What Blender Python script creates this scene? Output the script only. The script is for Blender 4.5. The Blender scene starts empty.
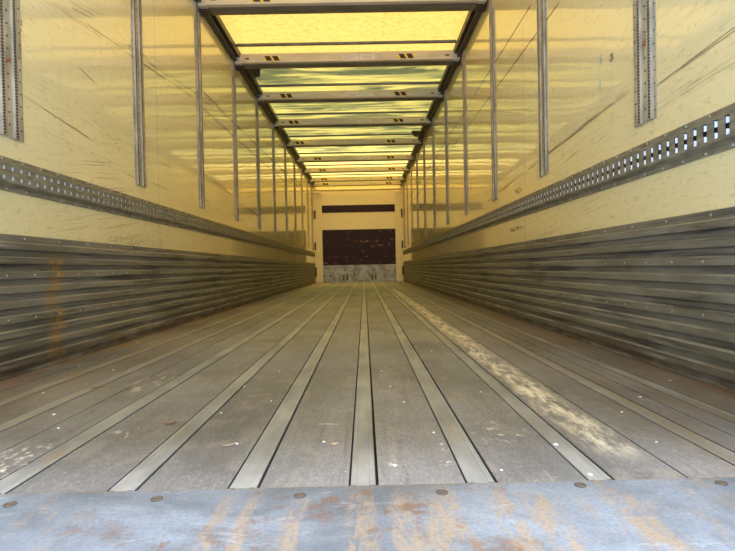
import bpy, bmesh, math, random
from mathutils import Vector, Matrix

random.seed(7)
C = bpy.context.scene.collection
SC = bpy.context.scene

# ------------------------------------------------------------------ camera
YAW, PITCH, ROLL, CX, CZ = 0.0057, -0.0153, -0.02065, 0.1417, 0.4009
cam_d = bpy.data.cameras.new('camera')
cam = bpy.data.objects.new('camera', cam_d)
C.objects.link(cam)
cam_d.sensor_fit = 'HORIZONTAL'
cam_d.sensor_width = 36.0
cam_d.lens = 510.0 * 36.0 / 735.0
cam_d.clip_start = 0.02
cam_d.clip_end = 200
_f = Vector((math.sin(YAW) * math.cos(PITCH), math.cos(YAW) * math.cos(PITCH), math.sin(PITCH)))
_r = Vector((math.cos(YAW), -math.sin(YAW), 0))
_u = _r.cross(_f)
_c, _s = math.cos(ROLL), math.sin(ROLL)
R_ = _c * _r + _s * _u
U_ = -_s * _r + _c * _u
cam.matrix_world = Matrix(((R_.x, U_.x, -_f.x, CX), (R_.y, U_.y, -_f.y, 0), (R_.z, U_.z, -_f.z, CZ), (0, 0, 0, 1)))
SC.camera = cam

# ------------------------------------------------------------------ daylight
world = bpy.data.worlds.new('sky')
SC.world = world
world.use_nodes = True
wn = world.node_tree
wn.nodes.clear()
wo = wn.nodes.new('ShaderNodeOutputWorld')
bg = wn.nodes.new('ShaderNodeBackground')
tc = wn.nodes.new('ShaderNodeTexCoord')
sep = wn.nodes.new('ShaderNodeSeparateXYZ')
rmp = wn.nodes.new('ShaderNodeValToRGB')
wn.links.new(tc.outputs['Generated'], sep.inputs[0])
wn.links.new(sep.outputs['Z'], rmp.inputs[0])
cr = rmp.color_ramp
cr.elements[0].position = 0.0
cr.elements[0].color = (0.82, 1.10, 1.95, 1)
cr.elements[1].position = 0.35
cr.elements[1].color = (0.44, 0.54, 0.66, 1)
wn.links.new(rmp.outputs[0], bg.inputs['Color'])
bg.inputs['Strength'].default_value = 2.6
wn.links.new(bg.outputs[0], wo.inputs[0])

sun_d = bpy.data.lights.new('sun', 'SUN')
sun_d.energy = 13.0
sun_d.angle = math.radians(16)
sun_d.color = (1.0, 0.94, 0.87)
sun = bpy.data.objects.new('sun', sun_d)
C.objects.link(sun)
sun.rotation_euler = (math.radians(6), math.radians(3), 0)

SC.view_settings.view_transform = 'Standard'
SC.view_settings.look = 'None'
SC.view_settings.gamma = 1.0
SC.view_settings.use_curve_mapping = False
SC.view_settings.exposure = 0.12
SC.cycles.use_denoising = True
SC.cycles.max_bounces = 14
SC.cycles.diffuse_bounces = 8
SC.cycles.glossy_bounces = 6
SC.cycles.transmission_bounces = 8
SC.cycles.sample_clamp_indirect = 12.0

# ------------------------------------------------------------------ node helpers
class Mat:
    def __init__(self, name):
        self.m = bpy.data.materials.new(name)
        self.m.use_nodes = True
        self.t = self.m.node_tree
        self.t.nodes.clear()
        self.out = self.t.nodes.new('ShaderNodeOutputMaterial')
        self.geo = self.t.nodes.new('ShaderNodeNewGeometry')
        s = self.t.nodes.new('ShaderNodeSeparateXYZ')
        self.l(self.geo.outputs['Position'], s.inputs[0])
        self.P = self.geo.outputs['Position']
        self.X, self.Y, self.Z = s.outputs[0], s.outputs[1], s.outputs[2]

    def l(self, a, b):
        self.t.links.new(a, b)

    def put(self, v, sock):
        if isinstance(v, bpy.types.NodeSocket):
            self.l(v, sock)
        else:
            sock.default_value = v

    def math(self, op, a, b=0.0, c=None, clamp=False):
        n = self.t.nodes.new('ShaderNodeMath')
        n.operation = op
        n.use_clamp = clamp
        self.put(a, n.inputs[0])
        self.put(b, n.inputs[1])
        if c is not None:
            self.put(c, n.inputs[2])
        return n.outputs[0]

    def ramp(self, v, a, b, lo=0.0, hi=1.0):
        n = self.t.nodes.new('ShaderNodeMapRange')
        n.interpolation_type = 'SMOOTHSTEP'
        self.put(v, n.inputs[0])
        n.inputs[1].default_value, n.inputs[2].default_value = a, b
        n.inputs[3].default_value, n.inputs[4].default_value = lo, hi
        return n.outputs[0]

    def vec(self, x, y, z):
        n = self.t.nodes.new('ShaderNodeCombineXYZ')
        for i, v in enumerate((x, y, z)):
            self.put(v, n.inputs[i])
        return n.outputs[0]

    def noise(self, sx, sy, sz, scale=1.0, detail=4.0, rough=0.55, dist=0.0, off=0.0):
        n = self.t.nodes.new('ShaderNodeTexNoise')
        mp = self.t.nodes.new('ShaderNodeMapping')
        mp.inputs['Scale'].default_value = (sx, sy, sz)
        mp.inputs['Location'].default_value = (off, off * 1.7, off * 0.6)
        self.l(self.P, mp.inputs[0])
        self.l(mp.outputs[0], n.inputs['Vector'])
        n.inputs['Scale'].default_value = scale
        n.inputs['Detail'].default_value = detail
        n.inputs['Roughness'].default_value = rough
        n.inputs['Distortion'].default_value = dist
        return n.outputs['Fac']

    def noise_v(self, v, scale=1.0, detail=3.0, rough=0.6):
        n = self.t.nodes.new('ShaderNodeTexNoise')
        self.l(v, n.inputs['Vector'])
        n.inputs['Scale'].default_value = scale
        n.inputs['Detail'].default_value = detail
        n.inputs['Roughness'].default_value = rough
        return n.outputs['Fac']

    def mix(self, f, a, b, mode='MIX'):
        n = self.t.nodes.new('ShaderNodeMix')
        n.data_type = 'RGBA'
        n.blend_type = mode
        self.put(f, n.inputs[0])
        self.put(a if isinstance(a, bpy.types.NodeSocket) else tuple(a) + (1,), n.inputs[6])
        self.put(b if isinstance(b, bpy.types.NodeSocket) else tuple(b) + (1,), n.inputs[7])
        return n.outputs[2]

    def bump(self, h, strength=0.3, dist=0.01):
        n = self.t.nodes.new('ShaderNodeBump')
        n.inputs['Strength'].default_value = strength
        n.inputs['Distance'].default_value = dist
        self.l(h, n.inputs['Height'])
        return n.outputs[0]

    def bsdf(self, col, rough=0.5, metal=0.0, normal=None, coat=0.0, coat_rough=0.1, spec=0.5):
        b = self.t.nodes.new('ShaderNodeBsdfPrincipled')
        self.put(col if isinstance(col, bpy.types.NodeSocket) else tuple(col) + (1,), b.inputs['Base Color'])
        self.put(rough, b.inputs['Roughness'])
        self.put(metal, b.inputs['Metallic'])
        b.inputs['Coat Weight'].default_value = coat
        b.inputs['Coat Roughness'].default_value = coat_rough
        b.inputs['Specular IOR Level'].default_value = spec
        if normal is not None:
            self.l(normal, b.inputs['Normal'])
            self.l(normal, b.inputs['Coat Normal'])
        self.l(b.outputs[0], self.out.inputs[0])
        return b

    # a band of scuff streaks from (y1,z1) to (y2,z2) on a wall
    def streak(self, y1, z1, y2, z2, w, fine=90.0, thr=0.5, fade=0.15):
        L = math.hypot(y2 - y1, z2 - z1)
        cy, cz = (y2 - y1) / L, (z2 - z1) / L
        a = self.math('SUBTRACT', self.Y, y1)
        b = self.math('SUBTRACT', self.Z, z1)
        u = self.math('ADD', self.math('MULTIPLY', a, cy), self.math('MULTIPLY', b, cz))
        d = self.math('SUBTRACT', self.math('MULTIPLY', b, cy), self.math('MULTIPLY', a, cz))
        n = self.noise_v(self.vec(self.math('MULTIPLY', u, 3.0), self.math('MULTIPLY', d, fine), y1 * 3.1), 1.0, 3.0, 0.65)
        env = self.ramp(self.math('ABSOLUTE', d), w * 0.3, w, 1.0, 0.0)
        e1 = self.ramp(u, 0.0, fade)
        e2 = self.ramp(u, L - fade, L, 1.0, 0.0)
        g = self.math('MULTIPLY', env, self.math('MULTIPLY', e1, e2))
        return self.math('MULTIPLY', self.ramp(n, thr, thr + 0.12), g)

    def spot(self, y, z, ry, rz, scale=60, thr=0.5):
        a = self.math('DIVIDE', self.math('SUBTRACT', self.Y, y), ry)
        b = self.math('DIVIDE', self.math('SUBTRACT', self.Z, z), rz)
        r = self.math('SQRT', self.math('ADD', self.math('MULTIPLY', a, a), self.math('MULTIPLY', b, b)))
        e = self.ramp(r, 0.5, 1.0, 1.0, 0.0)
        n = self.noise(1, 1, 1, scale, 3, 0.6, 0, y)
        return self.math('MULTIPLY', e, self.ramp(n, thr, thr + 0.08))

    def maxs(self, lst):
        o = lst[0]
        for x in lst[1:]:
            o = self.math('MAXIMUM', o, x)
        return o


# ------------------------------------------------------------------ materials
def wall_mat(name, side):
    k = Mat(name)
    broad = k.noise(0.0, 0.7, 1.1, 1.0, 3, 0.5, 0, 3 + side)
    base = k.mix(broad, (0.82, 0.70, 0.33), (0.90, 0.79, 0.41))
    # fine horizontal wipe marks
    wipe = k.noise(0, 1.2, 55, 1.0, 4, 0.65, 0.2, 5)
    base = k.mix(k.ramp(wipe, 0.56, 0.76, 0, 0.22), base, (0.50, 0.40, 0.22))
    wipe2 = k.noise(0, 3.5, 120, 1.0, 3, 0.6, 0.2, 9)
    base = k.mix(k.ramp(wipe2, 0.62, 0.74, 0, 0.35), base, (0.92, 0.84, 0.58))
    # diagonal light scoring
    dv = k.vec(k.math('ADD', k.math('MULTIPLY', k.Y, 1.6), k.math('MULTIPLY', k.Z, 1.0)),
               k.math('SUBTRACT', k.math('MULTIPLY', k.Z, 170.0), k.math('MULTIPLY', k.Y, 29.0 if side < 0 else -12.0)), 1.0)
    dn = k.noise_v(dv, 1.0, 4, 0.6)
    patch = k.ramp(k.noise(0, 1.0, 1.6, 1.0, 2, 0.5, 0, 21), 0.45, 0.65)
    base = k.mix(k.math('MULTIPLY', k.ramp(dn, 0.57, 0.68, 0, 0.75), patch), base, (0.33, 0.24, 0.11))
    # vertical joints between the wall sheets
    jo = k.math('ABSOLUTE', k.math('SUBTRACT', k.math('FRACT', k.math('DIVIDE', k.math('ADD', k.Y, 0.05), 2.38)), 0.5))
    base = k.mix(k.ramp(jo, 0.0005, 0.0022, 0.5, 0.0), base, (0.25, 0.18, 0.08))
    if side < 0:
        st = [(1.9, 1.56, 4.9, 1.93, .07, 190, .55), (3.0, 1.74, 4.9, 1.95, .03, 120, .46), (4.4, 1.96, 12.0, 2.22, .04, 90, .40), (4.3, 1.81, 9.5, 1.97, .035, 90, .40), (1.95, 1.62, 3.1, 1.83, .09, 220, .57),
              (2.3, 1.62, 4.3, 1.84, .018, 120, .46),
              (2.05, 1.14, 2.7, 1.075, .008, 150, .40), (2.4, 1.19, 3.5, 1.10, .05, 120, .56), (4.6, 1.24, 7.4, 1.06, .03, 80, .46),
              (4.4, 1.02, 7.6, 0.93, .02, 80, .48), (2.5, 1.0, 4.2, 1.0, .03, 90, .55), (2.4, 1.68, 2.75, 1.74, .03, 120, .48),
              (2.45, 1.42, 2.75, 1.38, .006, 150, .35), (2.9, 0.985, 3.3, 0.965, .014, 150, .5)]
        sp = [(4.76, 1.54, .08, .05, 40, .5), (2.1, 1.42, .02, .04, 50, .5), (3.0, 0.585, .35, .035, 110, .52), (3.35, 0.60, .3, .05, 70, .56),
              (3.6, 1.15, .12, .03, 60, .55), (2.9, 1.15, .1, .04, 60, .6)]
    else:
        st = [(2.75, 1.835, 12.0, 1.85, .014, 110, .30), (3.2, 2.06, 12.0, 2.02, .016, 110, .30),
              (1.3, 1.09, 2.0, 1.05, .011, 200, .38), (2.05, 1.11, 4.6, 0.96, .016, 110, .40), (1.3, 1.0, 2.15, 0.965, .03, 220, .50),
              (1.4, 1.035, 2.1, 0.99, .05, 140, .56), (2.08, 1.31, 2.24, 1.24, .012, 120, .42), (2.2, 1.0, 3.2, 0.9, .05, 120, .58)]
        sp = [(3.62, 0.925, .12, .03, 50, .44), (3.36, 0.82, .01, .01, 50, .5), (2.24, 1.30, .03, .03, 60, .42), (1.93, 0.955, .02, .06, 70, .5),
              (3.7, 0.66, .25, .025, 40, .46), (5.2, 1.2, .1, .08, 40, .5)]
    st = [(a * 1.016, .4 + (b - .4) * 1.016, c * 1.016, .4 + (d - .4) * 1.016, w, f_, t_) for a, b, c, d, w, f_, t_ in st]
    sp = [(a * 1.016, .4 + (b - .4) * 1.016) + tuple(q) for a, b, *q in sp]
    m1 = k.maxs([k.streak(*s) for s in st] + [k.spot(*s) for s in sp])
    base = k.mix(k.math('MULTIPLY', m1, 0.85), base, (0.11, 0.075, 0.04))
    if side > 0:
        for (y, z) in ((2.375, 1.345), (2.39, 1.225)):
            base = k.mix(k.spot(y, z, .018, .035, 50, .36), base, (0.45, 0.52, 0.46))
    gr = k.noise(0, 16, 60, 1.0, 5, 0.75, 0.2, 70)
    base = k.mix(k.ramp(gr, 0.52, 0.70, 0, 0.42), base, (0.42, 0.33, 0.16))
    gr2 = k.noise(0, 60, 14, 1.0, 4, 0.7, 0.2, 77)
    lowz = k.ramp(k.Z, 0.70, 0.95, 1.0, 0.25)
    base = k.mix(k.math('MULTIPLY', k.ramp(gr2, 0.60, 0.74, 0, 0.5), lowz), base, (0.38, 0.33, 0.24))
    spk = k.noise(0, 38, 46, 1.0, 2, 0.5, 0, 60)
    base = k.mix(k.ramp(spk, 0.70, 0.76, 0, 0.5), base, (0.25, 0.18, 0.09))
    h = k.math('ADD', k.math('MULTIPLY', k.noise(0, 0.35, 3.2, 1.0, 2, 0.5, 0.3, 2), 1.0), k.math('MULTIPLY', k.noise(0, 2.0, 16, 1.0, 2, 0.5, 0, 4), 0.08))
    nb = k.bump(h, 0.35, 0.006)
    k.bsdf(base, k.ramp(m1, 0, 1, 0.27, 0.6), 0.0, nb, coat=1.0, coat_rough=0.05, spec=0.5).inputs['Coat IOR'].default_value = 1.7
    return k.m


def plain(name, col, rough=0.5, metal=0.0, var=0.25, scale=(6, 6, 6), bump=0.1, spec=0.5):
    k = Mat(name)
    n = k.noise(scale[0], scale[1], scale[2], 1.0, 5, 0.6, 0.1, hash(name) % 17 if False else len(name))
    dark = tuple(c * (1 - var) for c in col)
    lite = tuple(min(1, c * (1 + var)) for c in col)
    base = k.mix(k.ramp(n, 0.3, 0.7), dark, lite)
    k.bsdf(base, rough, metal, k.bump(n, bump, 0.004), spec=spec)
    return k.m


M = {}
M['wall_l'] = wall_mat('cream_sheet_left', -1)
M['wall_r'] = wall_mat('cream_sheet_right', 1)


def roof_mat():
    k = Mat('translucent_roof_skin')
    cloud = k.noise(0.9, 7.0, 0, 1.0, 5, 0.62, 0.8, 4)
    band = k.math('MULTIPLY', k.ramp(k.Y, 5.7, 6.3), k.ramp(k.Y, 9.8, 12.0, 1.0, 0.0))
    speck = k.noise(22, 30, 0, 1.0, 5, 0.7, 0, 2)
    base = k.mix(k.ramp(speck, 0.46, 0.64, 0, 0.6), (0.90, 0.75, 0.38), (0.68, 0.56, 0.22))
    green = k.mix(k.ramp(cloud, 0.38, 0.60), (0.25, 0.29, 0.20), (0.85, 0.77, 0.38))
    base = k.mix(k.math('MULTIPLY', band, 0.85), base, green)
    weave = k.noise(8, 60, 0, 1.0, 3, 0.5, 0.3, 11)
    base = k.mix(k.ramp(weave, 0.55, 0.7, 0, 0.2), base, (0.98, 0.9, 0.55))
    tr = k.t.nodes.new('ShaderNodeBsdfTranslucent')
    k.l(base, tr.inputs[0])
    df = k.t.nodes.new('ShaderNodeBsdfPrincipled')
    k.l(base, df.inputs['Base Color'])
    df.inputs['Roughness'].default_value = 0.35
    mx = k.t.nodes.new('ShaderNodeMixShader')
    k.l(k.ramp(k.Y, 9.6, 11.2, 0.68, 0.40), mx.inputs[0])
    k.l(tr.outputs[0], mx.inputs[1])
    k.l(df.outputs[0], mx.inputs[2])
    tp = k.t.nodes.new('ShaderNodeBsdfTransparent')
    k.l(base, tp.inputs[0])
    m2 = k.t.nodes.new('ShaderNodeMixShader')
    k.l(k.ramp(k.Y, 9.6, 11.2, 0.40, 0.60), m2.inputs[0])
    k.l(mx.outputs[0], m2.inputs[1])
    k.l(tp.outputs[0], m2.inputs[2])
    k.l(m2.outputs[0], k.out.inputs[0])
    return k.m


M['roof'] = roof_mat()


def kick_mat():
    k = Mat('grey_corrugated_aluminium')
    n = k.noise(0, 1.2, 30, 1.0, 5, 0.65, 0.4, 1)
    n2 = k.noise(3, 2.2, 8, 1.0, 5, 0.7, 0, 8)
    base = k.mix(k.ramp(n2, 0.3, 0.7), (0.145, 0.132, 0.085), (0.265, 0.248, 0.175))
    base = k.mix(k.ramp(n, 0.50, 0.64, 0, 0.8), base, (0.065, 0.058, 0.045))
    nl = k.noise(0, 2.0, 60, 1.0, 4, 0.6, 0, 14)
    base = k.mix(k.ramp(nl, 0.60, 0.72, 0, 0.55), base, (0.38, 0.37, 0.32))
    # light painted on the upward-facing slope of every rib, broken by noise
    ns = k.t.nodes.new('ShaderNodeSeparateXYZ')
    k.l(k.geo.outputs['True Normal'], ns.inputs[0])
    lit_slope = k.math('MULTIPLY', k.ramp(ns.outputs[2], 0.15, 0.3), k.ramp(k.noise(0, 2.5, 30, 1.0, 4, 0.65, 0, 52), 0.36, 0.60, 0.10, 0.75))
    base = k.mix(lit_slope, base, (0.52, 0.49, 0.40))
    # rust run on the left panel
    left = k.ramp(k.X, -1.1, -1.0, 1.0, 0.0)
    a = k.math('ABSOLUTE', k.math('SUBTRACT', k.math('ADD', k.Y, k.math('MULTIPLY', k.noise(0, 0, 14, 1, 2, .5, 0, 3), 0.08)), 2.33))
    run = k.math('MULTIPLY', k.ramp(a, 0.01, 0.09, 1.0, 0.0), k.ramp(k.Z, 0.44, 0.52, 1.0, 0.0))
    run = k.math('MULTIPLY', run, k.math('MULTIPLY', left, k.ramp(k.noise(0, 20, 9, 1, 4, .6), 0.34, 0.62)))
    base = k.mix(k.math('MULTIPLY', run, 0.75), base, (0.42, 0.24, 0.05))
    # grime close to the floor
    g = k.math('MULTIPLY', k.ramp(k.Z, 0.0, 0.13, 0.8, 0.0), k.ramp(k.noise(0, 5, 20, 1, 4, .6, 0, 6), 0.35, 0.6))
    base = k.mix(g, base, (0.10, 0.062, 0.03))
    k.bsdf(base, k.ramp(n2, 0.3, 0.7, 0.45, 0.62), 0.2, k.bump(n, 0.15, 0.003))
    return k.m


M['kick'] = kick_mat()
M['rail'] = plain('dull_galvanised_rail', (0.225, 0.205, 0.125), 0.5, 0.15, 0.3, (5, 12, 60), 0.1)
M['glint'] = plain('bright_zinc_tab', (0.82, 0.86, 0.90), 0.35, 0.25, 0.08)  # pale colour for the glints added in the right rail's slots
M['glintdim'] = plain('dull_zinc_tab', (0.58, 0.56, 0.48), 0.45, 0.1, 0.15)  # dimmer copy for the left rail, its weaker glints put into the colour
M['dark'] = plain('dark_slot_interior', (0.035, 0.033, 0.03), 0.7)  # near-black colour painted as the shade inside slots
M['post'] = plain('weathered_steel_post', (0.40, 0.34, 0.205), 0.68, 0.0, 0.35, (8, 20, 5), 0.1)
M['rivet'] = plain('rivet_metal', (0.46, 0.44, 0.38), 0.35, 0.7, 0.15)
M['redpaint'] = plain('red_orange_paint_mark', (0.36, 0.12, 0.05), 0.5)
M['bow'] = plain('aluminium_roof_bow', (0.60, 0.51, 0.32), 0.55, 0.0, 0.12, (3, 10, 20), 0.05)
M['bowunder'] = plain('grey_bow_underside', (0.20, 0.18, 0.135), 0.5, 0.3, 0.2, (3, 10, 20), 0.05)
M['bar'] = plain('dark_roof_bar', (0.16, 0.15, 0.11), 0.5, 0.4, 0.2)
M['guide'] = plain('dark_guide_rail', (0.08, 0.07, 0.055), 0.45, 0.5, 0.25, (8, 2, 8))
M['bracket'] = plain('black_carriage', (0.05, 0.045, 0.035), 0.5, 0.2, 0.2)
M['yellow'] = plain('hazard_yellow', (0.86, 0.56, 0.03), 0.45, 0, 0.08)
M['black'] = plain('hazard_black', (0.018, 0.016, 0.014), 0.45, 0, 0.1)
M['label'] = plain('pale_label', (0.74, 0.70, 0.58), 0.5, 0, 0.05)
M['ink'] = plain('faded_ink', (0.28, 0.25, 0.20), 0.6, 0, 0.1)
M['hinge'] = plain('rusty_dark_hinge', (0.14, 0.10, 0.06), 0.55, 0.4, 0.4, (40, 40, 40))


def front_mat():
    k = Mat('cream_front_wall')
    n = k.noise(2, 0, 3, 1.0, 4, 0.6, 0, 3)
    base = k.mix(n, (0.90, 0.75, 0.38), (0.94, 0.82, 0.46))
    s = k.ramp(k.noise(5, 0, 14, 1.0, 5, 0.7, 0.5, 8), 0.60, 0.72, 0, 0.5)
    base = k.mix(s, base, (0.45, 0.33, 0.14))
    k.bsdf(base, 0.4)
    return k.m


M['front'] = front_mat()


def maroon_mat():
    k = Mat('scraped_maroon_plywood')
    n = k.noise(3, 0, 6, 1.0, 4, 0.6, 0, 3)
    base = k.mix(n, (0.020, 0.006, 0.005), (0.038, 0.011, 0.007))
    row = k.maxs([k.ramp(k.math('ABSOLUTE', k.math('SUBTRACT', k.Z, z)), 0.0, w, 1.0, 0.0) for z, w in ((1.17, .07), (1.02, .06), (0.72, .03), (0.56, .05), (1.44, .02))])
    c = k.noise(7, 0, 16, 1.0, 4, 0.7, 0, 31)
    base = k.mix(k.math('MULTIPLY', k.ramp(c, 0.56, 0.66), row), base, (0.42, 0.22, 0.08))
    sp = k.noise(11, 0, 13, 1.0, 2, 0.5, 0, 5)
    base = k.mix(k.ramp(sp, 0.73, 0.78, 0, 0.8), base, (0.48, 0.36, 0.20))
    b = k.bsdf(base, 0.5, spec=0.3)
    return k.m


M['maroon'] = maroon_mat()


def scuff_mat():
    k = Mat('scuffed_grey_bulkhead_plate')
    n = k.noise(4, 0, 5, 1.0, 6, 0.75, 0.4, 3)
    base = k.mix(k.ramp(n, 0.35, 0.68), (0.24, 0.24, 0.21), (0.58, 0.58, 0.52))
    n2 = k.noise(22, 0, 9, 1.0, 4, 0.7, 0, 9)
    low = k.ramp(k.math('ABSOLUTE', k.math('SUBTRACT', k.Z, 0.17)), 0.02, 0.16, 1.0, 0.0)
    base = k.mix(k.math('MULTIPLY', k.ramp(n2, 0.5, 0.68), low), base, (0.06, 0.045, 0.03))
    k.bsdf(base, 0.5, 0.3)
    return k.m


M['scuff'] = scuff_mat()


def board_mat():
    k = Mat('worn_plywood_floor')
    g = k.noise(55, 1.3, 0, 1.0, 5, 0.65, 0.3, 3)
    b = k.noise(2.5, 1.6, 0, 1.0, 5, 0.62, 0.2, 8)
    base = k.mix(k.ramp(b, 0.3, 0.7), (0.095, 0.108, 0.135), (0.195, 0.215, 0.262))
    base = k.mix(k.ramp(g, 0.52, 0.72, 0, 0.5), base, (0.10, 0.082, 0.07))
    g2 = k.noise(90, 3.0, 0, 1.0, 4, 0.6, 0.2, 13)
    base = k.mix(k.ramp(g2, 0.60, 0.75, 0, 0.35), base, (0.42, 0.38, 0.34))
    fine = k.noise(140, 60, 0, 1.0, 3, 0.6, 0, 23)
    base = k.mix(k.ramp(fine, 0.35, 0.7, 0.0, 0.40), base, (0.09, 0.08, 0.075))
    fine2 = k.noise(330, 90, 0, 1.0, 2, 0.6, 0, 43)
    base = k.mix(k.ramp(fine2, 0.55, 0.75, 0.0, 0.5), base, (0.38, 0.38, 0.39))
    mott = k.noise(14, 9, 0, 1.0, 5, 0.7, 0.6, 29)
    base = k.mix(k.ramp(mott, 0.50, 0.66, 0.0, 0.35), base, (0.27, 0.26, 0.26))
    base = k.mix(k.ramp(mott, 0.44, 0.30, 0.0, 0.45), base, (0.09, 0.078, 0.07))
    # chalky worn streak on one board right of centre
    sx = k.math('ABSOLUTE', k.math('SUBTRACT', k.math('ADD', k.X, k.math('MULTIPLY', k.noise(0, 2, 0, 1, 3, .6, 0, 2), 0.10)), 0.715))
    sm = k.math('MULTIPLY', k.ramp(sx, 0.015, 0.075, 1.0, 0.0), k.math('MULTIPLY', k.ramp(k.Y, 1.0, 1.15), k.ramp(k.Y, 7.5, 11.0, 1.0, 0.0)))
    sn = k.ramp(k.noise(26, 7, 0, 1.0, 5, 0.75, 0.3, 5), 0.40, 0.62)
    base = k.mix(k.math('MULTIPLY', k.math('MULTIPLY', sm, sn), 0.9), base, (0.66, 0.65, 0.62))

    def blot(x, y, rx, ry, sc=(30, 14), thr=.5):
        a = k.math('DIVIDE', k.math('SUBTRACT', k.X, x), rx)
        c = k.math('DIVIDE', k.math('SUBTRACT', k.Y, y), ry)
        r = k.math('SQRT', k.math('ADD', k.math('MULTIPLY', a, a), k.math('MULTIPLY', c, c)))
        return k.math('MULTIPLY', k.ramp(r, 0.4, 1.0, 1.0, 0.0), k.ramp(k.noise(sc[0], sc[1], 0, 1.0, 5, 0.7, 0.2, x * 9 + 7), thr, thr + 0.12))
    wb = k.maxs([blot(-.62, 1.10, .12, .13, (60, 26), .50), blot(-.64, 1.88, .09, .22, (40, 10), .52), blot(.31, 1.12, .02, .04, (60, 40), .5),
                 blot(.20, 1.04, .03, .03, thr=.5), blot(-.46, 1.27, .06, .05, thr=.52), blot(.46, 1.22, .10, .10, (40, 30), .55), blot(.30, 1.03, .02, .02, (60, 60), .5)])
    base = k.mix(k.math('MULTIPLY', wb, 0.7), base, (0.66, 0.66, 0.66))
    sp = k.t.nodes.new('ShaderNodeTexVoronoi')
    mp = k.t.nodes.new('ShaderNodeMapping')
    mp.inputs['Scale'].default_value = (26, 26, 1)
    k.l(k.P, mp.inputs[0])
    k.l(mp.outputs[0], sp.inputs['Vector'])
    sp.inputs['Scale'].default_value = 1.0
    dot = k.math('MULTIPLY', k.ramp(sp.outputs['Distance'], 0.03, 0.07, 1.0, 0.0), k.ramp(k.noise(4, 4, 0, 1, 2, .5, 0, 40), 0.52, 0.6))
    base = k.mix(k.math('MULTIPLY', dot, 0.8), base, (0.72, 0.70, 0.66))
    # rust-brown dirt along both kick plates
    ed = k.math('MULTIPLY', k.ramp(k.math('ABSOLUTE', k.X), 1.08, 1.24), k.ramp(k.noise(14, 3, 0, 1, 4, .6, 0, 12), 0.35, 0.6))
    base = k.mix(k.math('MULTIPLY', ed, 0.7), base, (0.17, 0.085, 0.035))
    eb = k.math('MULTIPLY', k.ramp(k.math('ABSOLUTE', k.X), 0.55, 1.15), k.ramp(k.noise(9, 2, 0, 1, 4, .6, 0, 19), 0.30, 0.62))
    base = k.mix(k.math('MULTIPLY', eb, 0.5), base, (0.155, 0.115, 0.07))
    k.bsdf(base, 0.52, 0.0, k.bump(g, 0.25, 0.002), spec=0.45)
    return k.m


M['board'] = board_mat()


def strip_mat():
    k = Mat('worn_steel_floor_strip')
    g = k.noise(70, 2.0, 0, 1.0, 4, 0.6, 0.2, 3)
    b = k.noise(9, 3.5, 0, 1.0, 5, 0.6, 0.2, 18)
    base = k.mix(k.ramp(b, 0.3, 0.7), (0.165, 0.185, 0.215), (0.285, 0.31, 0.35))
    base = k.mix(k.ramp(g, 0.56, 0.72, 0, 0.45), base, (0.28, 0.23, 0.16))
    r = k.noise(25, 5, 0, 1.0, 4, 0.7, 0, 27)
    base = k.mix(k.ramp(r, 0.60, 0.74, 0, 0.6), base, (0.30, 0.19, 0.09))
    ed = k.math('MULTIPLY', k.ramp(k.math('ABSOLUTE', k.X), 0.60, 1.0), k.ramp(k.noise(20, 2.5, 0, 1, 4, .6, 0, 15), 0.30, 0.60))
    base = k.mix(k.math('MULTIPLY', ed, 0.8), base, (0.20, 0.165, 0.115))
    k.bsdf(base, 0.45, 0.12, k.bump(g, 0.15, 0.002))
    return k.m


M['strip'] = strip_mat()


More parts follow.
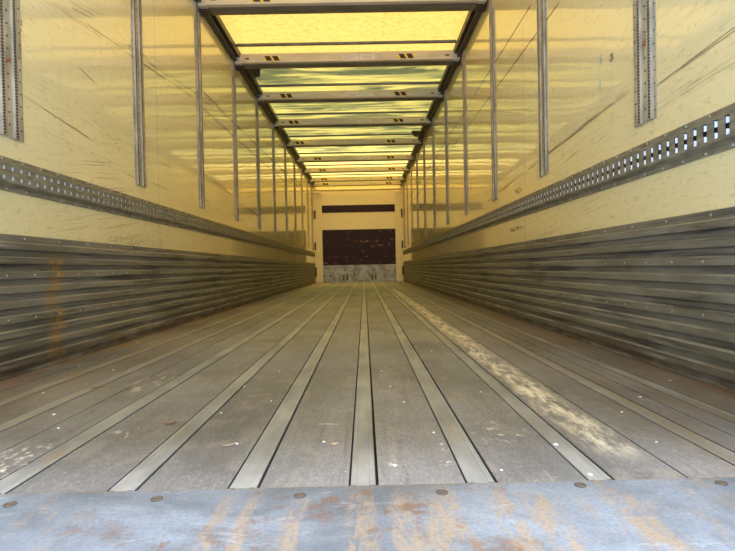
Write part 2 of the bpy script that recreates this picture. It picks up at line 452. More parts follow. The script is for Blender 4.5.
def sill_mat():
    k = Mat('rusted_blue_grey_sill_plate')
    b = k.noise(3.2, 4.0, 0, 1.0, 6, 0.65, 0.5, 3)
    base = k.mix(k.ramp(b, 0.32, 0.68), (0.105, 0.135, 0.190), (0.20, 0.255, 0.355))
    st = k.noise(34, 12.0, 0, 1.0, 6, 0.78, 0.5, 8)
    tan = k.ramp(st, 0.50, 0.64)
    side = k.ramp(k.noise(2.2, 0.6, 0, 1, 2, .5, 0, 3), 0.42, 0.62)

    def lane(x, w):
        return k.ramp(k.math('ABSOLUTE', k.math('SUBTRACT', k.math('ADD', k.X, k.math('MULTIPLY', k.noise(0, 9, 0, 1, 3, .6, 0, x * 5 + 2), 0.03)), x + 0.015)), w * 0.5, w, 1.0, 0.0)
    lanes = k.maxs([lane(-.10, .016), lane(-.055, .014), lane(.13, .030), lane(.26, .045), lane(.36, .03), lane(.42, .03), lane(.56, .035), lane(.02, .02), lane(.20, .03)])
    near = k.ramp(k.Y, 0.84, 0.91, 1.0, 0.25)
    tm = k.math('MULTIPLY', k.math('MULTIPLY', lanes, near), k.ramp(st, 0.40, 0.56))
    base = k.mix(k.math('MULTIPLY', tm, 0.75), base, (0.265, 0.225, 0.185))
    base = k.mix(k.math('MULTIPLY', k.math('MULTIPLY', tan, side), 0.55), base, (0.25, 0.215, 0.175))
    ru = k.noise(20, 16, 0, 1.0, 5, 0.7, 0, 33)
    ruw = k.math('MULTIPLY', k.ramp(ru, 0.52, 0.66), k.ramp(k.noise(3, 2.5, 0, 1, 2, .5, 0, 51), 0.48, 0.62))
    base = k.mix(k.math('MULTIPLY', ruw, 0.7), base, (0.15, 0.08, 0.05))
    # pale swirled streaks
    w = k.noise(9, 26, 0, 1.0, 4, 0.6, 2.2, 12)
    base = k.mix(k.ramp(w, 0.58, 0.72, 0, 0.35), base, (0.34, 0.40, 0.50))
    # dirt gathered along the joint with the boards
    ed = k.math('MULTIPLY', k.ramp(k.Y, 0.915, 0.93), k.ramp(k.noise(30, 6, 0, 1, 3, .6, 0, 1), 0.3, 0.55))
    base = k.mix(k.math('MULTIPLY', ed, 0.75), base, (0.20, 0.15, 0.10))
    grit = k.noise(160, 160, 0, 1.0, 3, 0.6, 0, 2)
    base = k.mix(k.ramp(grit, 0.4, 0.7, 0, 0.25), base, (0.06, 0.06, 0.07))
    k.bsdf(base, k.ramp(b, 0.3, 0.7, 0.42, 0.6), 0.35, k.bump(grit, 0.15, 0.002))
    return k.m


M['sill'] = sill_mat()
M['screw'] = plain('worn_screw_head', (0.075, 0.065, 0.06), 0.6, 0.1, 0.3, (200, 200, 200))
M['gap'] = plain('black_gap_dirt', (0.02, 0.018, 0.015), 0.8)
M['chip'] = plain('white_chip', (0.80, 0.79, 0.74), 0.6, 0, 0.1, (90, 90, 90))
M['leaf'] = plain('dry_brown_leaf', (0.13, 0.07, 0.03), 0.7, 0, 0.3, (90, 90, 90))
M['splinter'] = plain('grey_wood_splinter', (0.42, 0.36, 0.28), 0.7, 0, 0.3, (90, 90, 90))
M['header'] = plain('cream_header_tube', (0.80, 0.68, 0.42), 0.35, 0.0, 0.08)


# ------------------------------------------------------------------ mesh helpers
def box(bm, x0, x1, y0, y1, z0, z1, mi=0):
    v = [bm.verts.new(p) for p in ((x0, y0, z0), (x1, y0, z0), (x1, y1, z0), (x0, y1, z0), (x0, y0, z1), (x1, y0, z1), (x1, y1, z1), (x0, y1, z1))]
    for f in ((0, 3, 2, 1), (4, 5, 6, 7), (0, 1, 5, 4), (1, 2, 6, 5), (2, 3, 7, 6), (3, 0, 4, 7)):
        bm.faces.new([v[i] for i in f]).material_index = mi


def quad(bm, a, b, c, d, mi=0):
    bm.faces.new([bm.verts.new(p) for p in (a, b, c, d)]).material_index = mi


def prism_y(bm, prof, y0, y1, mi=0, closed=True):
    """profile [(x,z)] extruded along Y"""
    a = [bm.verts.new((x, y0, z)) for x, z in prof]
    b = [bm.verts.new((x, y1, z)) for x, z in prof]
    n = len(prof)
    for i in range(n if closed else n - 1):
        j = (i + 1) % n
        bm.faces.new((a[i], a[j], b[j], b[i])).material_index = mi
    if closed:
        bm.faces.new(list(reversed(a))).material_index = mi
        bm.faces.new(b).material_index = mi


def prism_x(bm, prof, x0, x1, mi=0):
    """profile [(y,z)] extruded along X"""
    a = [bm.verts.new((x0, y, z)) for y, z in prof]
    b = [bm.verts.new((x1, y, z)) for y, z in prof]
    n = len(prof)
    for i in range(n):
        j = (i + 1) % n
        bm.faces.new((a[i], b[i], b[j], a[j])).material_index = mi
    bm.faces.new(a).material_index = mi
    bm.faces.new(list(reversed(b))).material_index = mi


def dome(bm, c, axis, r, h, n=8, mi=0):
    """low rounded rivet head at c, bulging along the unit axis"""
    ax = Vector(axis)
    t = ax.orthogonal().normalized()
    s = ax.cross(t)
    c = Vector(c)
    rings = []
    for rr, hh in ((1.0, 0.0), (0.8, 0.6), (0.4, 0.95)):
        rings.append([bm.verts.new(c + (t * math.cos(2 * math.pi * i / n) + s * math.sin(2 * math.pi * i / n)) * r * rr + ax * h * hh) for i in range(n)])
    for q in range(2):
        for i in range(n):
            bm.faces.new((rings[q][i], rings[q][(i + 1) % n], rings[q + 1][(i + 1) % n], rings[q + 1][i])).material_index = mi
    bm.faces.new(rings[2]).material_index = mi


def link(name, bm, mats, parent=None, recalc=True):
    if recalc:
        bmesh.ops.recalc_face_normals(bm, faces=bm.faces)
    me = bpy.data.meshes.new(name)
    bm.to_mesh(me)
    bm.free()
    for m in (mats if isinstance(mats, (list, tuple)) else [mats]):
        me.materials.append(m)
    o = bpy.data.objects.new(name, me)
    C.objects.link(o)
    if parent is not None:
        o.parent = parent
    return o


def bevel(o, w, seg=2):
    md = o.modifiers.new('bevel', 'BEVEL')
    md.width = w
    md.segments = seg
    md.limit_method = 'ANGLE'
    return o


def thing(name, label, cat, loc=(0, 0, 0), group=None):
    o = bpy.data.objects.new(name, None)
    o.empty_display_size = 0.1
    C.objects.link(o)
    o.location = loc
    return tag(o, label, cat, group)


def tag(o, label, cat, group=None):
    o['label'] = label
    o['category'] = cat
    if group:
        o['group'] = group
    return o


def struct(name, bm, mats, label):
    o = link(name, bm, mats)
    o['kind'] = 'structure'
    o['label'] = label
    return o


def dup(root, loc):
    r = root.copy()
    C.objects.link(r)
    r.location = loc
    for ch in list(root.children):
        c = ch.copy()
        C.objects.link(c)
        c.parent = r
        for g in list(ch.children):
            d = g.copy()
            C.objects.link(d)
            d.parent = c
    return r


HW = 1.26          # half width wall to wall
Y0, Y1 = 0.55, 14.45
TOP = 2.84
ORD = ['first', 'second', 'third', 'fourth', 'fifth', 'sixth', 'seventh', 'eighth', 'ninth', 'tenth', 'eleventh', 'twelfth']

# ------------------------------------------------------------------ structure
for sgn, nm in ((-1, 'left'), (1, 'right')):
    bm = bmesh.new()
    box(bm, min(sgn * HW, sgn * (HW + .04)), max(sgn * HW, sgn * (HW + .04)), Y0, Y1 + .08, -0.10, TOP)
    struct('wall_' + nm, bm, M['wall_l' if sgn < 0 else 'wall_r'], nm + ' side wall of glossy cream sheets, scuffed and scratched')

bm = bmesh.new()
box(bm, -HW, HW, Y1, Y1 + .08, -0.10, TOP)
struct('wall_front', bm, M['front'], 'cream end wall at the far end of the trailer')

# floor: sub floor and the plywood boards with open joints (top of the boards at z = 0)
STRIPS = [(-1.005, .046), (-.825, .046), (-.553, .050), (-.3135, .047), (-.0905, .050), (.131, .046), (.349, .050), (.570, .043), (.880, .044), (1.070, .044)]
SEAMS = [-1.12, -.69, .732, .975]
SILL_Y = 0.93
bm = bmesh.new()
box(bm, -HW, HW, SILL_Y - .02, Y1, -0.10, -0.030, 1)
cuts = [-HW] + sorted([s for s in SEAMS]) + [HW]
edges = []
for x, w in STRIPS:
    edges.append((x - w / 2 - .004, x + w / 2 + .006))
for s in SEAMS:
    edges.append((s - .0018, s + .0018))
edges.sort()
x = -HW
for a, b in edges:
    if a - x > .01:
        box(bm, x, a, SILL_Y, Y1, -0.0295, 0.0, 0)
    x = b
box(bm, x, HW, SILL_Y, Y1, -0.0295, 0.0, 0)
struct('floor', bm, [M['board'], M['gap']], 'worn grey brown plywood floor boards running the length of the trailer')

# roof skin, slightly sagging and rippled between the bows
BOWS = [1.93, 3.17, 4.409, 5.645, 6.862, 8.10, 9.42, 10.80, 12.05, 13.30, 14.05]
bm = bmesh.new()
NX, NY = 12, 270
rows = []
for j in range(NY + 1):
    yy = Y0 + (Y1 - Y0) * j / NY
    ph = min(range(len(BOWS)), key=lambda i: abs(BOWS[i] - yy))
    dd = abs(BOWS[ph] - yy)
    row = []
    for i in range(NX + 1):
        xx = -HW + 2 * HW * i / NX
        edge = 1 - abs(xx / HW) ** 6
        sag = -.018 * math.sin(min(1, dd / .6) * math.pi) * edge
        rip = .0035 * math.sin(yy * 31 + 1.3 * math.sin(xx * 3 + yy)) * edge
        row.append(bm.verts.new((xx, yy, 2.838 + sag + rip)))
    rows.append(row)
for j in range(NY):
    for i in range(NX):
        bm.faces.new((rows[j][i], rows[j][i + 1], rows[j + 1][i + 1], rows[j + 1][i])).smooth = True
o = struct('ceiling', bm, M['roof'], 'translucent yellow roof sheet letting daylight through')
sd = o.modifiers.new('thickness', 'SOLIDIFY')
sd.thickness = 0.002
sd.offset = 1

# jambs of the end wall
for i, (xa, xb, nm) in enumerate(((-HW, -1.03, 'left'), (1.04, HW, 'right'))):
    bm = bmesh.new()
    box(bm, xa, xb, Y1 - .07, Y1 - .0005, 0.0005, 2.55)
    o = struct('trim_%d' % (i + 1), bm, M['front'], 'cream corner jamb at the %s side of the end wall' % nm)
    bevel(o, .006)
bm = bmesh.new()
ring = [(Y1 - .10 + .035 * math.cos(t * math.pi / 6), 2.60 + .035 * math.sin(t * math.pi / 6)) for t in range(12)]
prism_x(bm, ring, -1.20, 1.20)
box(bm, -1.235, -1.20, Y1 - .15, Y1 - .05, 2.555, 2.70)
box(bm, 1.20, 1.235, Y1 - .15, Y1 - .05, 2.555, 2.70)
struct('trim_3', bm, M['header'], 'pale round header tube across the top of the end wall')

# ------------------------------------------------------------------ sill plate
sp = thing('sill_plate', 'blue grey rusty steel sill plate across the open end of the floor', 'sill plate', (0, .74, 0))
bm = bmesh.new()
box(bm, -HW, HW, .50 - .74, SILL_Y - .74 - .001, -0.12, 0.0035)
bevel(link('plate', bm, M['sill'], sp), .004)
for x, y in ((-.735, .885), (-.48, .88), (-.23, .889), (.02, .889), (.27, .889), (.52, .905), (.77, .90)):
    bm = bmesh.new()
    n = 20
    prev = None
    for rr, hh in ((.0105, .0), (.0105, .0012), (.0092, .0020), (.0082, .0006), (.0045, .0006), (.004, .0016)):
        r_ = [bm.verts.new((rr * math.cos(2 * math.pi * i / n), rr * math.sin(2 * math.pi * i / n), hh)) for i in range(n)]
        if prev:
            for i in range(n):
                bm.faces.new((prev[i], prev[(i + 1) % n], r_[(i + 1) % n], r_[i]))
        prev = r_
    bm.faces.new(prev)
    s = link('screw', bm, M['screw'], sp)
    s.location = (x, y - .74, .0035)

# ------------------------------------------------------------------ floor strips
sname = ['worn steel floor strip closest to the left kick plate', 'second steel floor strip from the left kick plate',
         'third steel floor strip from the left kick plate', 'fourth steel floor strip from the left kick plate',
         'steel floor strip just left of the middle strip, fifth from the left kick plate', 'steel floor strip running down the middle towards the end wall, sixth from the left',
         'steel floor strip just right of the middle strip, fourth from the right kick plate', 'steel floor strip beside the chalky white streak, third from the right kick plate',
         'narrow steel floor strip second from the right kick plate', 'narrow steel floor strip closest to the right kick plate']
for (x, w), lb in zip(STRIPS, sname):
    bm = bmesh.new()
    h = w / 2
    prof = [(-h, -.0285), (h, -.0285), (h, .0005), (h - .003, .0018), (h * .55, .0018), (h * .5, .0008), (-h * .5, .0008), (-h * .55, .0018), (-h + .003, .0018), (-h, .0005)]
    prism_y(bm, prof, 0, Y1 - .08 - SILL_Y)
    o = link('floor_strip', bm, M['strip'])
    o.location = (x, SILL_Y + .0015, 0)
    tag(o, lb, 'floor strip', 'steel strips between the floor boards')

# ------------------------------------------------------------------ corrugated kick plates
def kick(sgn):
    bm = bmesh.new()
    top, pitch, n = .562, .0610, 9
    W_ = HW - .0005
    prof = [(W_, top), (W_ - .004, top), (W_ - .005, top - .006)]
    z = top - .030
    prof.append((W_ - .005, z))
    for i in range(n):
        zt = z - i * .0580
        prof += [(W_ - .006, zt), (W_ - .023, zt - .005), (W_ - .023, zt - .030), (W_ - .006, zt - .034), (W_ - .006, zt - .0579)]
    prof += [(W_ - .008, .001), (W_, .001)]
    prof = [(sgn * a, max(b, .001)) for a, b in prof]
    out = []
    for q in prof:
        if not out or q != out[-1]:
            out.append(q)
    # cut lengthwise into pressed sections with slight joints
    ys = [SILL_Y + .01, 3.35, 5.75, 8.15, 10.55, Y1 - .075]
    for a, b in zip(ys[:-1], ys[1:]):
        prism_y(bm, out, a, b - .003)
    for zz, off in ((.547, .0055), (.532 - .018 - .058 * 2, .0233), (.532 - .018 - .058 * 5, .0233)):
        y = 1.15
        while y < 14.2:
            dome(bm, (sgn * (HW - off), y, zz), (-sgn, 0, 0), .0055, .003, 7, 1)
            y += .165 if off > .01 else .24
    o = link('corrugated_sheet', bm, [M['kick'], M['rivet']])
    return o


for sgn, nm in ((-1, 'left'), (1, 'right')):
    t = thing('kick_plate', {'left': 'grey corrugated metal kick plate with orange rust run, along the left wall',
                             'right': 'grey corrugated metal kick plate along the right wall, without rust run'}[nm], 'kick plate', (sgn * HW, 7.5, 0), 'corrugated kick plates')
    o = kick(sgn)
    o.parent = t
    o.location = (-sgn * HW, -7.5, 0)

# ------------------------------------------------------------------ lashing rails
def rail(sgn, lb):
    t = thing('lashing_rail', lb, 'lashing rail', (sgn * HW, 7.5, .79 if sgn < 0 else .796), 'perforated lashing rails')
    D = .026
    zc = .79
    X = lambda d: -sgn * d
    # body: flanges and chamfers
    bm = bmesh.new()
    ya, yb = Y0 + .3 - 7.5, Y1 - .075 - 7.5
    for prof in ([(.0006, .074), (.006, .074), (.006, .056), (D, .048), (D, .046), (.0006, .046)],
                 [(.0006, -.026), (D, -.026), (D, -.028), (.006, -.042), (.006, -.058), (.0006, -.058)]):
        prism_y(bm, [(X(d), z) for d, z in prof], ya, yb)
    y = ya + .06
    k = 0
    while y < yb:
        dome(bm, (X(.006), y, .065), (X(1), 0, 0), .0058, .0035, 8, 1)
        dome(bm, (X(.006), y + .02, -.050), (X(1), 0, 0), .0058, .0035, 8, 1)
        y += .12
    link('flange', bm, [M['rail'], M['rivet']], t)
    # web with a hole every 50 mm
    bm = bmesh.new()
    p, hw_, = .05, .0105
    holes = [(-.019, .039)] if sgn > 0 else [(-.018, -.001), (.019, .037)]
    n = int((yb - ya) / p)
    x0, x1 = X(D), X(D - .003)
    for i in range(n):
        c = ya + (i + .5) * p
        quad(bm, (x0, c - p / 2, -.026), (x0, c - hw_, -.026), (x0, c - hw_, .046), (x0, c - p / 2, .046))
        quad(bm, (x0, c + hw_, -.026), (x0, c + p / 2, -.026), (x0, c + p / 2, .046), (x0, c + hw_, .046))
        zz = [-.026] + [q for h in holes for q in h] + [.046]
        for a, b in zip(zz[0::2], zz[1::2]):
            quad(bm, (x0, c - hw_, a), (x0, c + hw_, a), (x0, c + hw_, b), (x0, c - hw_, b))
        for a, b in holes:
            quad(bm, (x0, c - hw_, a), (x1, c - hw_, a), (x1, c - hw_, b), (x0, c - hw_, b))
            quad(bm, (x0, c + hw_, a), (x1, c + hw_, a), (x1, c + hw_, b), (x0, c + hw_, b))
            quad(bm, (x0, c - hw_, a), (x0, c + hw_, a), (x1, c + hw_, a), (x1, c - hw_, a))
            quad(bm, (x0, c - hw_, b), (x0, c + hw_, b), (x1, c + hw_, b), (x1, c - hw_, b))
    bmesh.ops.remove_doubles(bm, verts=bm.verts, dist=1e-5)
    link('perforated_web', bm, M['rail'], t)
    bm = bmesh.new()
    quad(bm, (X(D - .019), ya, -.024), (X(D - .019), yb, -.024), (X(D - .019), yb, .044), (X(D - .019), ya, .044))  # dark sheet stands in for the shade inside the rail
    # added glint reflectors behind the holes, slanted to catch the open-end sky
    for i in range(n):
        c = ya + (i + .5) * p
        for za, zb in ((-.019, .001), (.017, .037)):
            quad(bm, (X(D - .004), c + hw_ - .001, za), (X(D - .016), c - .004, za + .003), (X(D - .016), c - .004, zb - .003), (X(D - .004), c + hw_ - .001, zb), 1)
    link('slot_shade_glint', bm, [M['dark'], M['glint' if sgn > 0 else 'glintdim']], t)


rail(-1, 'grey perforated lashing rail along the left wall, two rows of square holes')
rail(1, 'grey perforated lashing rail along the right wall, one row of tall slots')

# ------------------------------------------------------------------ wall posts
def make_post(sgn):
    """post standing on the wall; local origin at its foot, wall plane at x=0"""
    t = thing('wall_post', '', 'wall post')
    X = lambda d: -sgn * d
    z0_, z1_ = 0.0, 1.87
    W_ = .076
    bm = bmesh.new()
    # hat section: flange, ridge, valley, ridge, flange (profile across Y, extruded in Z)
    prof = [(-W_, .003), (-.060, .003), (-.056, .010), (-.0500, .012)]

    def face(ya, yb, d):
        quad(bm, (X(d), ya, z0_), (X(d), yb, z0_), (X(d), yb, z1_), (X(d), ya, z1_))

    def slope(ya, da, yb, db):
        quad(bm, (X(da), ya, z0_), (X(db), yb, z0_), (X(db), yb, z1_), (X(da), ya, z1_))
    slope(-W_, .0006, -W_, .003)
    face(-W_, -.060, .003)
    slope(-.060, .003, -.058, .014)
    face(-.058, -.056, .014)
    # slotted ridge faces go here: -.052..-.038 and .026...040
    face(-.038, -.032, .014)
    slope(-.032, .014, -.029, .006)
    face(-.029, .012, .006)
    slope(.012, .006, .015, .014)
    face(.015, .017, .014)
    face(.035, .042, .014)
    slope(.042, .014, .045, .006)
    face(.045, W_, .006)
    slope(W_, .006, W_, .0006)
    for ya, yb in ((-.056, -.038), (.017, .035)):
        p = .0125
        n = int((z1_ - z0_) / p)
        for i in range(n):
            a = z0_ + i * p
            ym = .0015
            quad(bm, (X(.014), ya, a), (X(.014), yb, a), (X(.014), yb, a + .004), (X(.014), ya, a + .004))
            quad(bm, (X(.014), ya, a + .004), (X(.014), ya + ym, a + .004), (X(.014), ya + ym, a + p), (X(.014), ya, a + p))
            quad(bm, (X(.014), yb - ym, a + .004), (X(.014), yb, a + .004), (X(.014), yb, a + p), (X(.014), yb - ym, a + p))
        face_top = z0_ + n * p
        quad(bm, (X(.014), ya, face_top), (X(.014), yb, face_top), (X(.014), yb, z1_), (X(.014), ya, z1_))
    # closed foot
    quad(bm, (X(.0006), -.058, z0_), (X(.014), -.058, z0_), (X(.014), -.030, z0_), (X(.0006), -.030, z0_))
    quad(bm, (X(.0006), .014, z0_), (X(.014), .014, z0_), (X(.014), .043, z0_), (X(.0006), .043, z0_))
    z = .03
    while z < z1_ - .02:
        dome(bm, (X(.003), -.068, z), (X(1), 0, 0), .004, .003, 6, 1)
        dome(bm, (X(.006), .062, z + .012), (X(1), 0, 0), .004, .003, 6, 1)
        dome(bm, (X(.006), -.010, z + .02), (X(1), 0, 0), .0048, .004, 6, 1)
        z += .05
    link('channel', bm, [M['post'], M['hinge']], t, recalc=False)
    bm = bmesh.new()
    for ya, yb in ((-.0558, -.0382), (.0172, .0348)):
        quad(bm, (X(.0118), ya, z0_), (X(.0118), yb, z0_), (X(.0118), yb, z1_), (X(.0118), ya, z1_))  # dark strips just behind the slots, painted in place of their shade
    link('slot_shade', bm, M['dark'], t)
    return t


PL = [2.05, 3.236, 4.45, 5.67, 6.89, 8.11, 9.33, 10.55, 11.77, 12.95, 13.95]
PR = [2.007, 3.14, 4.32, 5.52, 6.75, 7.99, 9.22, 10.46, 11.70, 12.9, 13.9]
for sgn, lst, nm in ((-1, PL, 'left'), (1, PR, 'right')):
    proto = make_post(sgn)
    for i, y in enumerate(lst):
        loc = (sgn * HW, y, .948)
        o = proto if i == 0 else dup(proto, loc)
        o.location = loc
        if i == 0:
            lb = 'perforated steel post with red paint mark, first on the %s wall' % nm
            pm = bmesh.new()
            s = -sgn
            y_a, y_b = (-.030, .012)
            box(pm, min(s * .0062, s * .0070), max(s * .0062, s * .0070), -.028, .011, .300, .316)
            for v in pm.verts:
                v.co.z += v.co.y * (.5 if sgn < 0 else -.5)
            mk = link('paint_mark', pm, M['redpaint'])
        elif i == len(lst) - 1:
            lb = 'perforated steel post on the %s wall closest to the end wall' % nm
        else:
            lb = '%s perforated steel post on the %s wall counted from the open end' % (ORD[i], nm)
        tag(o, lb, 'wall post', 'perforated posts on the %s wall' % nm)
        if i == 0:
            hold = (mk, o)
    # parented after copying so that only the first post carries the mark
    hold[0].parent = hold[1]
    hold[0]['label'] = 'red orange paint mark'

# ------------------------------------------------------------------ roof guide rails
for sgn, nm in ((-1, 'left'), (1, 'right')):
    bm = bmesh.new()
    s = sgn
    prof = [(s * (HW - .001), 2.70), (s * (HW - .055), 2.70), (s * (HW - .055), 2.712), (s * (HW - .035), 2.715), (s * (HW - .035), 2.735),
            (s * (HW - .085), 2.738), (s * (HW - .085), 2.80), (s * (HW - .001), 2.80)]
    prism_y(bm, prof, Y0 + .02, Y1 - .08)
    o = link('roof_guide_rail', bm, M['guide'])
    tag(o, 'dark lengthwise roof guide rail along the top of the %s wall' % nm, 'guide rail', 'roof guide rails')

# ------------------------------------------------------------------ roof bows
def hazard(par, xc, w, zc, h, y, flip):
    bm = bmesh.new()
    box(bm, xc - w / 2, xc + w / 2, y - .0012, y - .0002, zc - h / 2, zc + h / 2)
    b = link('hazard_sticker', bm, M['yellow'], par)
    bm = bmesh.new()
    n = 4
    q = w / n
    sk = -h * .55 if flip else h * .55
    for i in (0, 2):
        a = xc - w / 2 + (.10 * w if i == 0 else .58 * w)
        e = a + .34 * w
        lo, hi = xc - w / 2, xc + w / 2
        pts = [(a - sk / 2, -h / 2), (e - sk / 2, -h / 2), (e + sk / 2, h / 2), (a + sk / 2, h / 2)]
        pts = [(min(max(px, lo), hi), pz) for px, pz in pts]
        f = [bm.verts.new((px, y - .0017, zc + pz)) for px, pz in pts]
        g = [bm.verts.new((px, y - .0011, zc + pz)) for px, pz in pts]
        bm.faces.new(f)
        for k in range(4):
            bm.faces.new((f[k], f[(k + 1) % 4], g[(k + 1) % 4], g[k]))
    link('black_stripe', bm, M['black'], b)


STK = {4.409: (-.70, .69), 5.645: (-.826, .647), 6.862: (-.857, .67), 8.10: (-.928, .728), 9.42: (-1.0, .677),
       10.80: (-.80, .74), 12.05: (-.80, .83), 13.30: (-.86, .84), 14.05: (-.88, .85)}


def bow(y, idx, lb):
    t = thing('roof_bow', lb, 'roof bow', (0, y, 2.675), 'roof bows under the translucent roof')
    x = 1.168
    # front web carrying the stickers
    bm = bmesh.new()
    prism_x(bm, [(0, 0.004), (0.0, .100), (.006, .106), (.040, .106), (.040, .0)], -x, x)
    bevel(link('front_web', bm, M['bow'], t), .003)
    bm = bmesh.new()
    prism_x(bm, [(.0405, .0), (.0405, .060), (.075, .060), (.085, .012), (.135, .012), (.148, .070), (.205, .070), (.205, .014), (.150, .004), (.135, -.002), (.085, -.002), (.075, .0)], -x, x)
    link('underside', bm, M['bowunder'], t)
    for s in (-1, 1):
        bm = bmesh.new()
        box(bm, min(s * x, s * 1.24), max(s * x, s * 1.24), -.004, .05, -.006, .090)
        b = bevel(link('end_cap', bm, M['bow'], t), .005)
        bm = bmesh.new()
        xa = 1.195
        prism_y(bm, [(s * 1.18, -.018), (s * 1.25, -.026), (s * 1.25, .02), (s * 1.16, .02)], .051, .15)
        link('carriage', bm, M['bracket'], b)
    if y in STK:
        a, c = STK[y]
        hazard(t, a, .176, .047, .050, 0, True)
        hazard(t, c, .176, .047, .050, 0, True)
        # small printed labels in the middle
        bm = bmesh.new()
        for k, (cx, w) in enumerate(((.03, .17), (.22, .15))):
            box(bm, cx - w / 2, cx + w / 2, -.0010, -.0002, .026, .072, 0)
            for q in range(3):
                zz = .062 - q * .014
                box(bm, cx - w / 2 + .008, cx + w / 2 - .008 - .02 * (q == 2), -.0014, -.0009, zz - .0025, zz + .0025, 1)
        box(bm, .33, .38, -.0010, -.0002, .026, .072, 1)
        box(bm, .334, .376, -.0015, -.0009, .030, .068, 0)
        for q in range(3):
            box(bm, .340 + q * .012, .346 + q * .012, -.0019, -.0014, .034, .064, 1)
        link('label_lettering', bm, [M['label'], M['ink']], t)
        for s in (-1, 1):
            bm = bmesh.new()
            box(bm, s * 1.10 - .022, s * 1.10 + .022, -.0016, -.0002, .040, .054)
            link('latch_slot', bm, M['black'], t)
    return t


for i, y in enumerate(BOWS):
    if i < 2:
        lb = 'pale roof bow above the open end, %s' % ('before the first wall posts' if i == 0 else 'between first and second wall posts')
    elif i == 2:
        lb = 'largest pale roof bow, cut off by the top edge of the picture'
    elif i == len(BOWS) - 1:
        lb = 'pale roof bow with hazard stickers, last before the end wall header tube'
    else:
        lb = 'pale roof bow with hazard stickers, %s behind the largest one' % ORD[i - 3]
    bow(y, i, lb)
    # thin stretcher bar holding the sheet just ahead of the bow
    if i >= 3:
        bm = bmesh.new()
        prism_x(bm, [(-.016, 0), (-.020, .018), (-.010, .026), (.012, .026), (.020, .018), (.014, 0)], -1.17, 1.17)
        o = link('stretcher_bar', bm, M['bar'])
        o.location = (0, y - .17, 2.785)
        tag(o, 'thin dark roof bar just ahead of the %s pale bow behind the largest one' % ORD[i - 3], 'roof bar', 'thin dark bars under the roof sheet')

# dark triangular gussets in a few bays
for k, (s, y, lb) in enumerate(((-1, 5.93, 'dark gusset plate at left roof edge behind the second bow'), (1, 8.95, 'dark gusset plate at right roof edge between far bows'),
                               (-1, 10.9, 'dark gusset plate at left roof edge near the end wall'))):
    bm = bmesh.new()
    pts = [(s * 1.165, 0), (s * 1.02, .0), (s * 1.02, .06), (s * 1.09, .36), (s * 1.165, .40)]
    lo = [bm.verts.new((a, b, 0)) for a, b in pts]
    hi = [bm.verts.new((a, b, .012)) for a, b in pts]
    bm.faces.new(lo)
    bm.faces.new(hi)
    for i in range(5):
        bm.faces.new((lo[i], lo[(i + 1) % 5], hi[(i + 1) % 5], hi[i]))
    o = link('roof_gusset', bm, M['guide'])
    o.location = (0, y, 2.765)
    tag(o, lb, 'gusset', 'roof gussets')

# ------------------------------------------------------------------ end wall panels
def panel(name, x0, x1, z0, z1, mat, lb, cat, d=.012):
    bm = bmesh.new()
    box(bm, x0, x1, -d, 0, 0, z1 - z0)
    o = link(name, bm, mat)
    o.location = (0, Y1 - .0008, z0)
    bevel(o, .002)
    tag(o, lb, cat)
    return o


panel('maroon_band', -1.025, 1.035, 1.975, 2.18, M['maroon'], 'narrow dark maroon band high on the cream end wall', 'wall panel')
panel('maroon_sheet', -1.025, 1.035, .485, 1.49, M['maroon'], 'large dark maroon panel with scraped chips on the end wall', 'wall panel')
t = thing('bulkhead_plate', 'scuffed grey metal plate at the foot of the end wall', 'metal plate', (0, Y1 - .0008, .004))
bm = bmesh.new()
box(bm, -1.028, 1.038, -.018, 0, 0, .482)
bevel(link('plate', bm, M['scuff'], t), .003)
for x in (-.45, -.35, .36, .46):
    bm = bmesh.new()
    prism_x(bm, [(-.0185, .06), (-.0185, .20), (-.030, .18), (-.040, .10), (-.030, .06)], x - .028, x + .028)
    bevel(link('step_cleat', bm, M['hinge'], t), .004)
for x in (-.41, .41):
    bm = bmesh.new()
    dome(bm, (x, -.0185, .345), (0, -1, 0), .028, .012, 12)
    link('bolt', bm, M['hinge'], t)

# hinges down both corners
for s, nm in ((-1, 'left'), (1, 'right')):
    for (za, zb, w) in ((1.80, 2.04, 'top'), (.93, 1.14, 'middle'), (.18, .44, 'bottom')):
        t = thing('corner_hinge', 'dark rusty %s hinge on the %s corner jamb of the end wall' % (w, nm), 'hinge', (s * 1.225, Y1 - .0705, za), 'hinges on the end wall corner jambs')
        bm = bmesh.new()
        box(bm, -.022, .022, -.010, 0, 0, zb - za)
        bevel(link('hinge_plate', bm, M['hinge'], t), .003)
        bm = bmesh.new()
        L = zb - za
        ring = [(.014 * math.cos(a * math.pi / 4), .014 * math.sin(a * math.pi / 4)) for a in range(8)]
        for q in range(3):
            a0, a1 = q * L / 3 + .004, (q + 1) * L / 3 - .004
            A = [bm.verts.new((-s * .008 + px, -.020 + py, a0)) for px, py in ring]
            B = [bm.verts.new((-s * .008 + px, -.020 + py, a1)) for px, py in ring]
            bm.faces.new(A)
            bm.faces.new(B)
            for i in range(8):
                bm.faces.new((A[i], A[(i + 1) % 8], B[(i + 1) % 8], B[i]))
        link('knuckle', bm, M['bracket'], t)

# ------------------------------------------------------------------ litter on the floor
def chip(x, y, r, lb, group='white chips scattered on the floor', z=0.0, mat='chip', name='white_chip', cat='chip'):
    rnd = random.Random(int(x * 1000) * 31 + int(y * 1000))
    bm = bmesh.new()
    bmesh.ops.create_icosphere(bm, subdivisions=2, radius=r)
    for v in bm.verts:
        v.co *= rnd.uniform(.72, 1.12)
        v.co.z *= .55
        v.co.x *= 1.25
    zmin = min(v.co.z for v in bm.verts)
    for v in bm.verts:
        v.co.z -= zmin
    o = link(name, bm, M[mat])
    o.location = (x, y, z)
    o.rotation_euler = (0, 0, rnd.uniform(0, 3))
    tag(o, lb, cat, group)


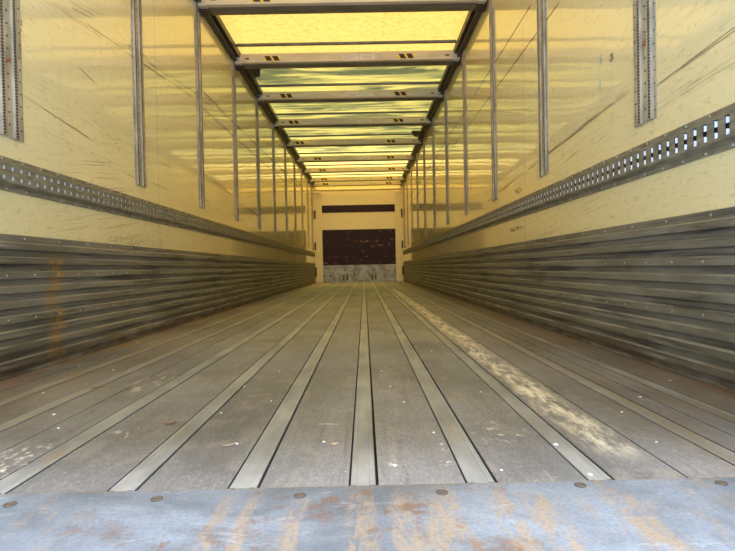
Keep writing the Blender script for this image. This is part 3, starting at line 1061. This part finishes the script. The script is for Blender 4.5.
chip(.56, .955, .0040, 'white chip beside the sill plate, by the third strip from the right')
chip(.40, .985, .0030, 'squarish pale chip on the board right of the middle, near the sill plate', z=0)
chip(.195, 1.02, .0040, 'white chip on the board just right of the middle strip, near the sill plate')
chip(.555, 1.115, .0050, 'larger pale chip against the third strip from the right kick plate', z=0)
gl = 'tiny white chip lying farther in on the worn boards'
for x, y in ((-.28, 1.75), (.30, 1.22), (-.66, 1.32), (.78, 1.12), (.82, 1.35), (.66, 1.9), (-.08 - .07, 1.55), (.22, 1.7), (-1.1, 2.2), (-.45, 3.49), (.20, 1.96), (.50, 1.6), (.04, 1.17), (-.16, 1.17), (-.33 + .06, 1.43), (-.95, 1.72), (-.90, 2.1), (.45, 2.4), (-.2, 2.0), (.0, 2.9), (-.75, 1.45), (.25, 1.5), (.95, 1.5), (1.16, 1.7), (-1.16, 2.9)):
    chip(x, y, .0030 + .001 * random.random(), gl)


def flake(x, y, L, w, ang, mat, name, lb, cat, curl=.004):
    bm = bmesh.new()
    n = 6
    top, bot = [], []
    for i in range(n + 1):
        u = i / n
        ww = w * math.sin(math.pi * (0.12 + 0.76 * u)) * (1 + .25 * math.sin(i * 2.3))
        zz = .0006 + curl * (2 * u - 1) ** 2
        yy = .1 * L * math.sin(u * 3)
        top.append((bm.verts.new((L * (u - .5), yy - ww / 2, zz + .0009)), bm.verts.new((L * (u - .5), yy + ww / 2, zz + .0016))))
        bot.append((bm.verts.new((L * (u - .5), yy - ww / 2, zz)), bm.verts.new((L * (u - .5), yy + ww / 2, zz + .0004))))
    for i in range(n):
        bm.faces.new((top[i][0], top[i + 1][0], top[i + 1][1], top[i][1]))
        bm.faces.new((bot[i][0], bot[i][1], bot[i + 1][1], bot[i + 1][0]))
        bm.faces.new((top[i][0], bot[i][0], bot[i + 1][0], top[i + 1][0]))
        bm.faces.new((top[i][1], top[i + 1][1], bot[i + 1][1], bot[i][1]))
    bm.faces.new((top[0][0], top[0][1], bot[0][1], bot[0][0]))
    bm.faces.new((top[n][0], top[n][1], bot[n][1], bot[n][0]))
    o = link(name, bm, M[mat])
    o.location = (x, y, 0)
    o.rotation_euler = (0, 0, ang)
    tag(o, lb, cat)


flake(-.375, 1.335, .030, .010, .5, 'leaf', 'dry_leaf', 'dry brown leaf scrap on the board beside the fourth strip from the left', 'leaf')
flake(-.80, 1.78, .040, .014, .7, 'leaf', 'dry_leaf', 'dark leaf scrap beside the second strip from the left kick plate', 'leaf')
flake(-.175, 1.16, .032, .005, .6, 'splinter', 'wood_splinter', 'pale wood splinter on the board left of the fifth strip from the left', 'splinter')
flake(.065, 1.155, .018, .010, .2, 'splinter', 'wood_splinter', 'small grey splinter beside the middle steel strip', 'splinter', .002)
flake(.04, 1.30, .05, .003, -.1, 'splinter', 'wood_splinter', 'long thin splinter on the board left of the middle strip', 'splinter', .001)
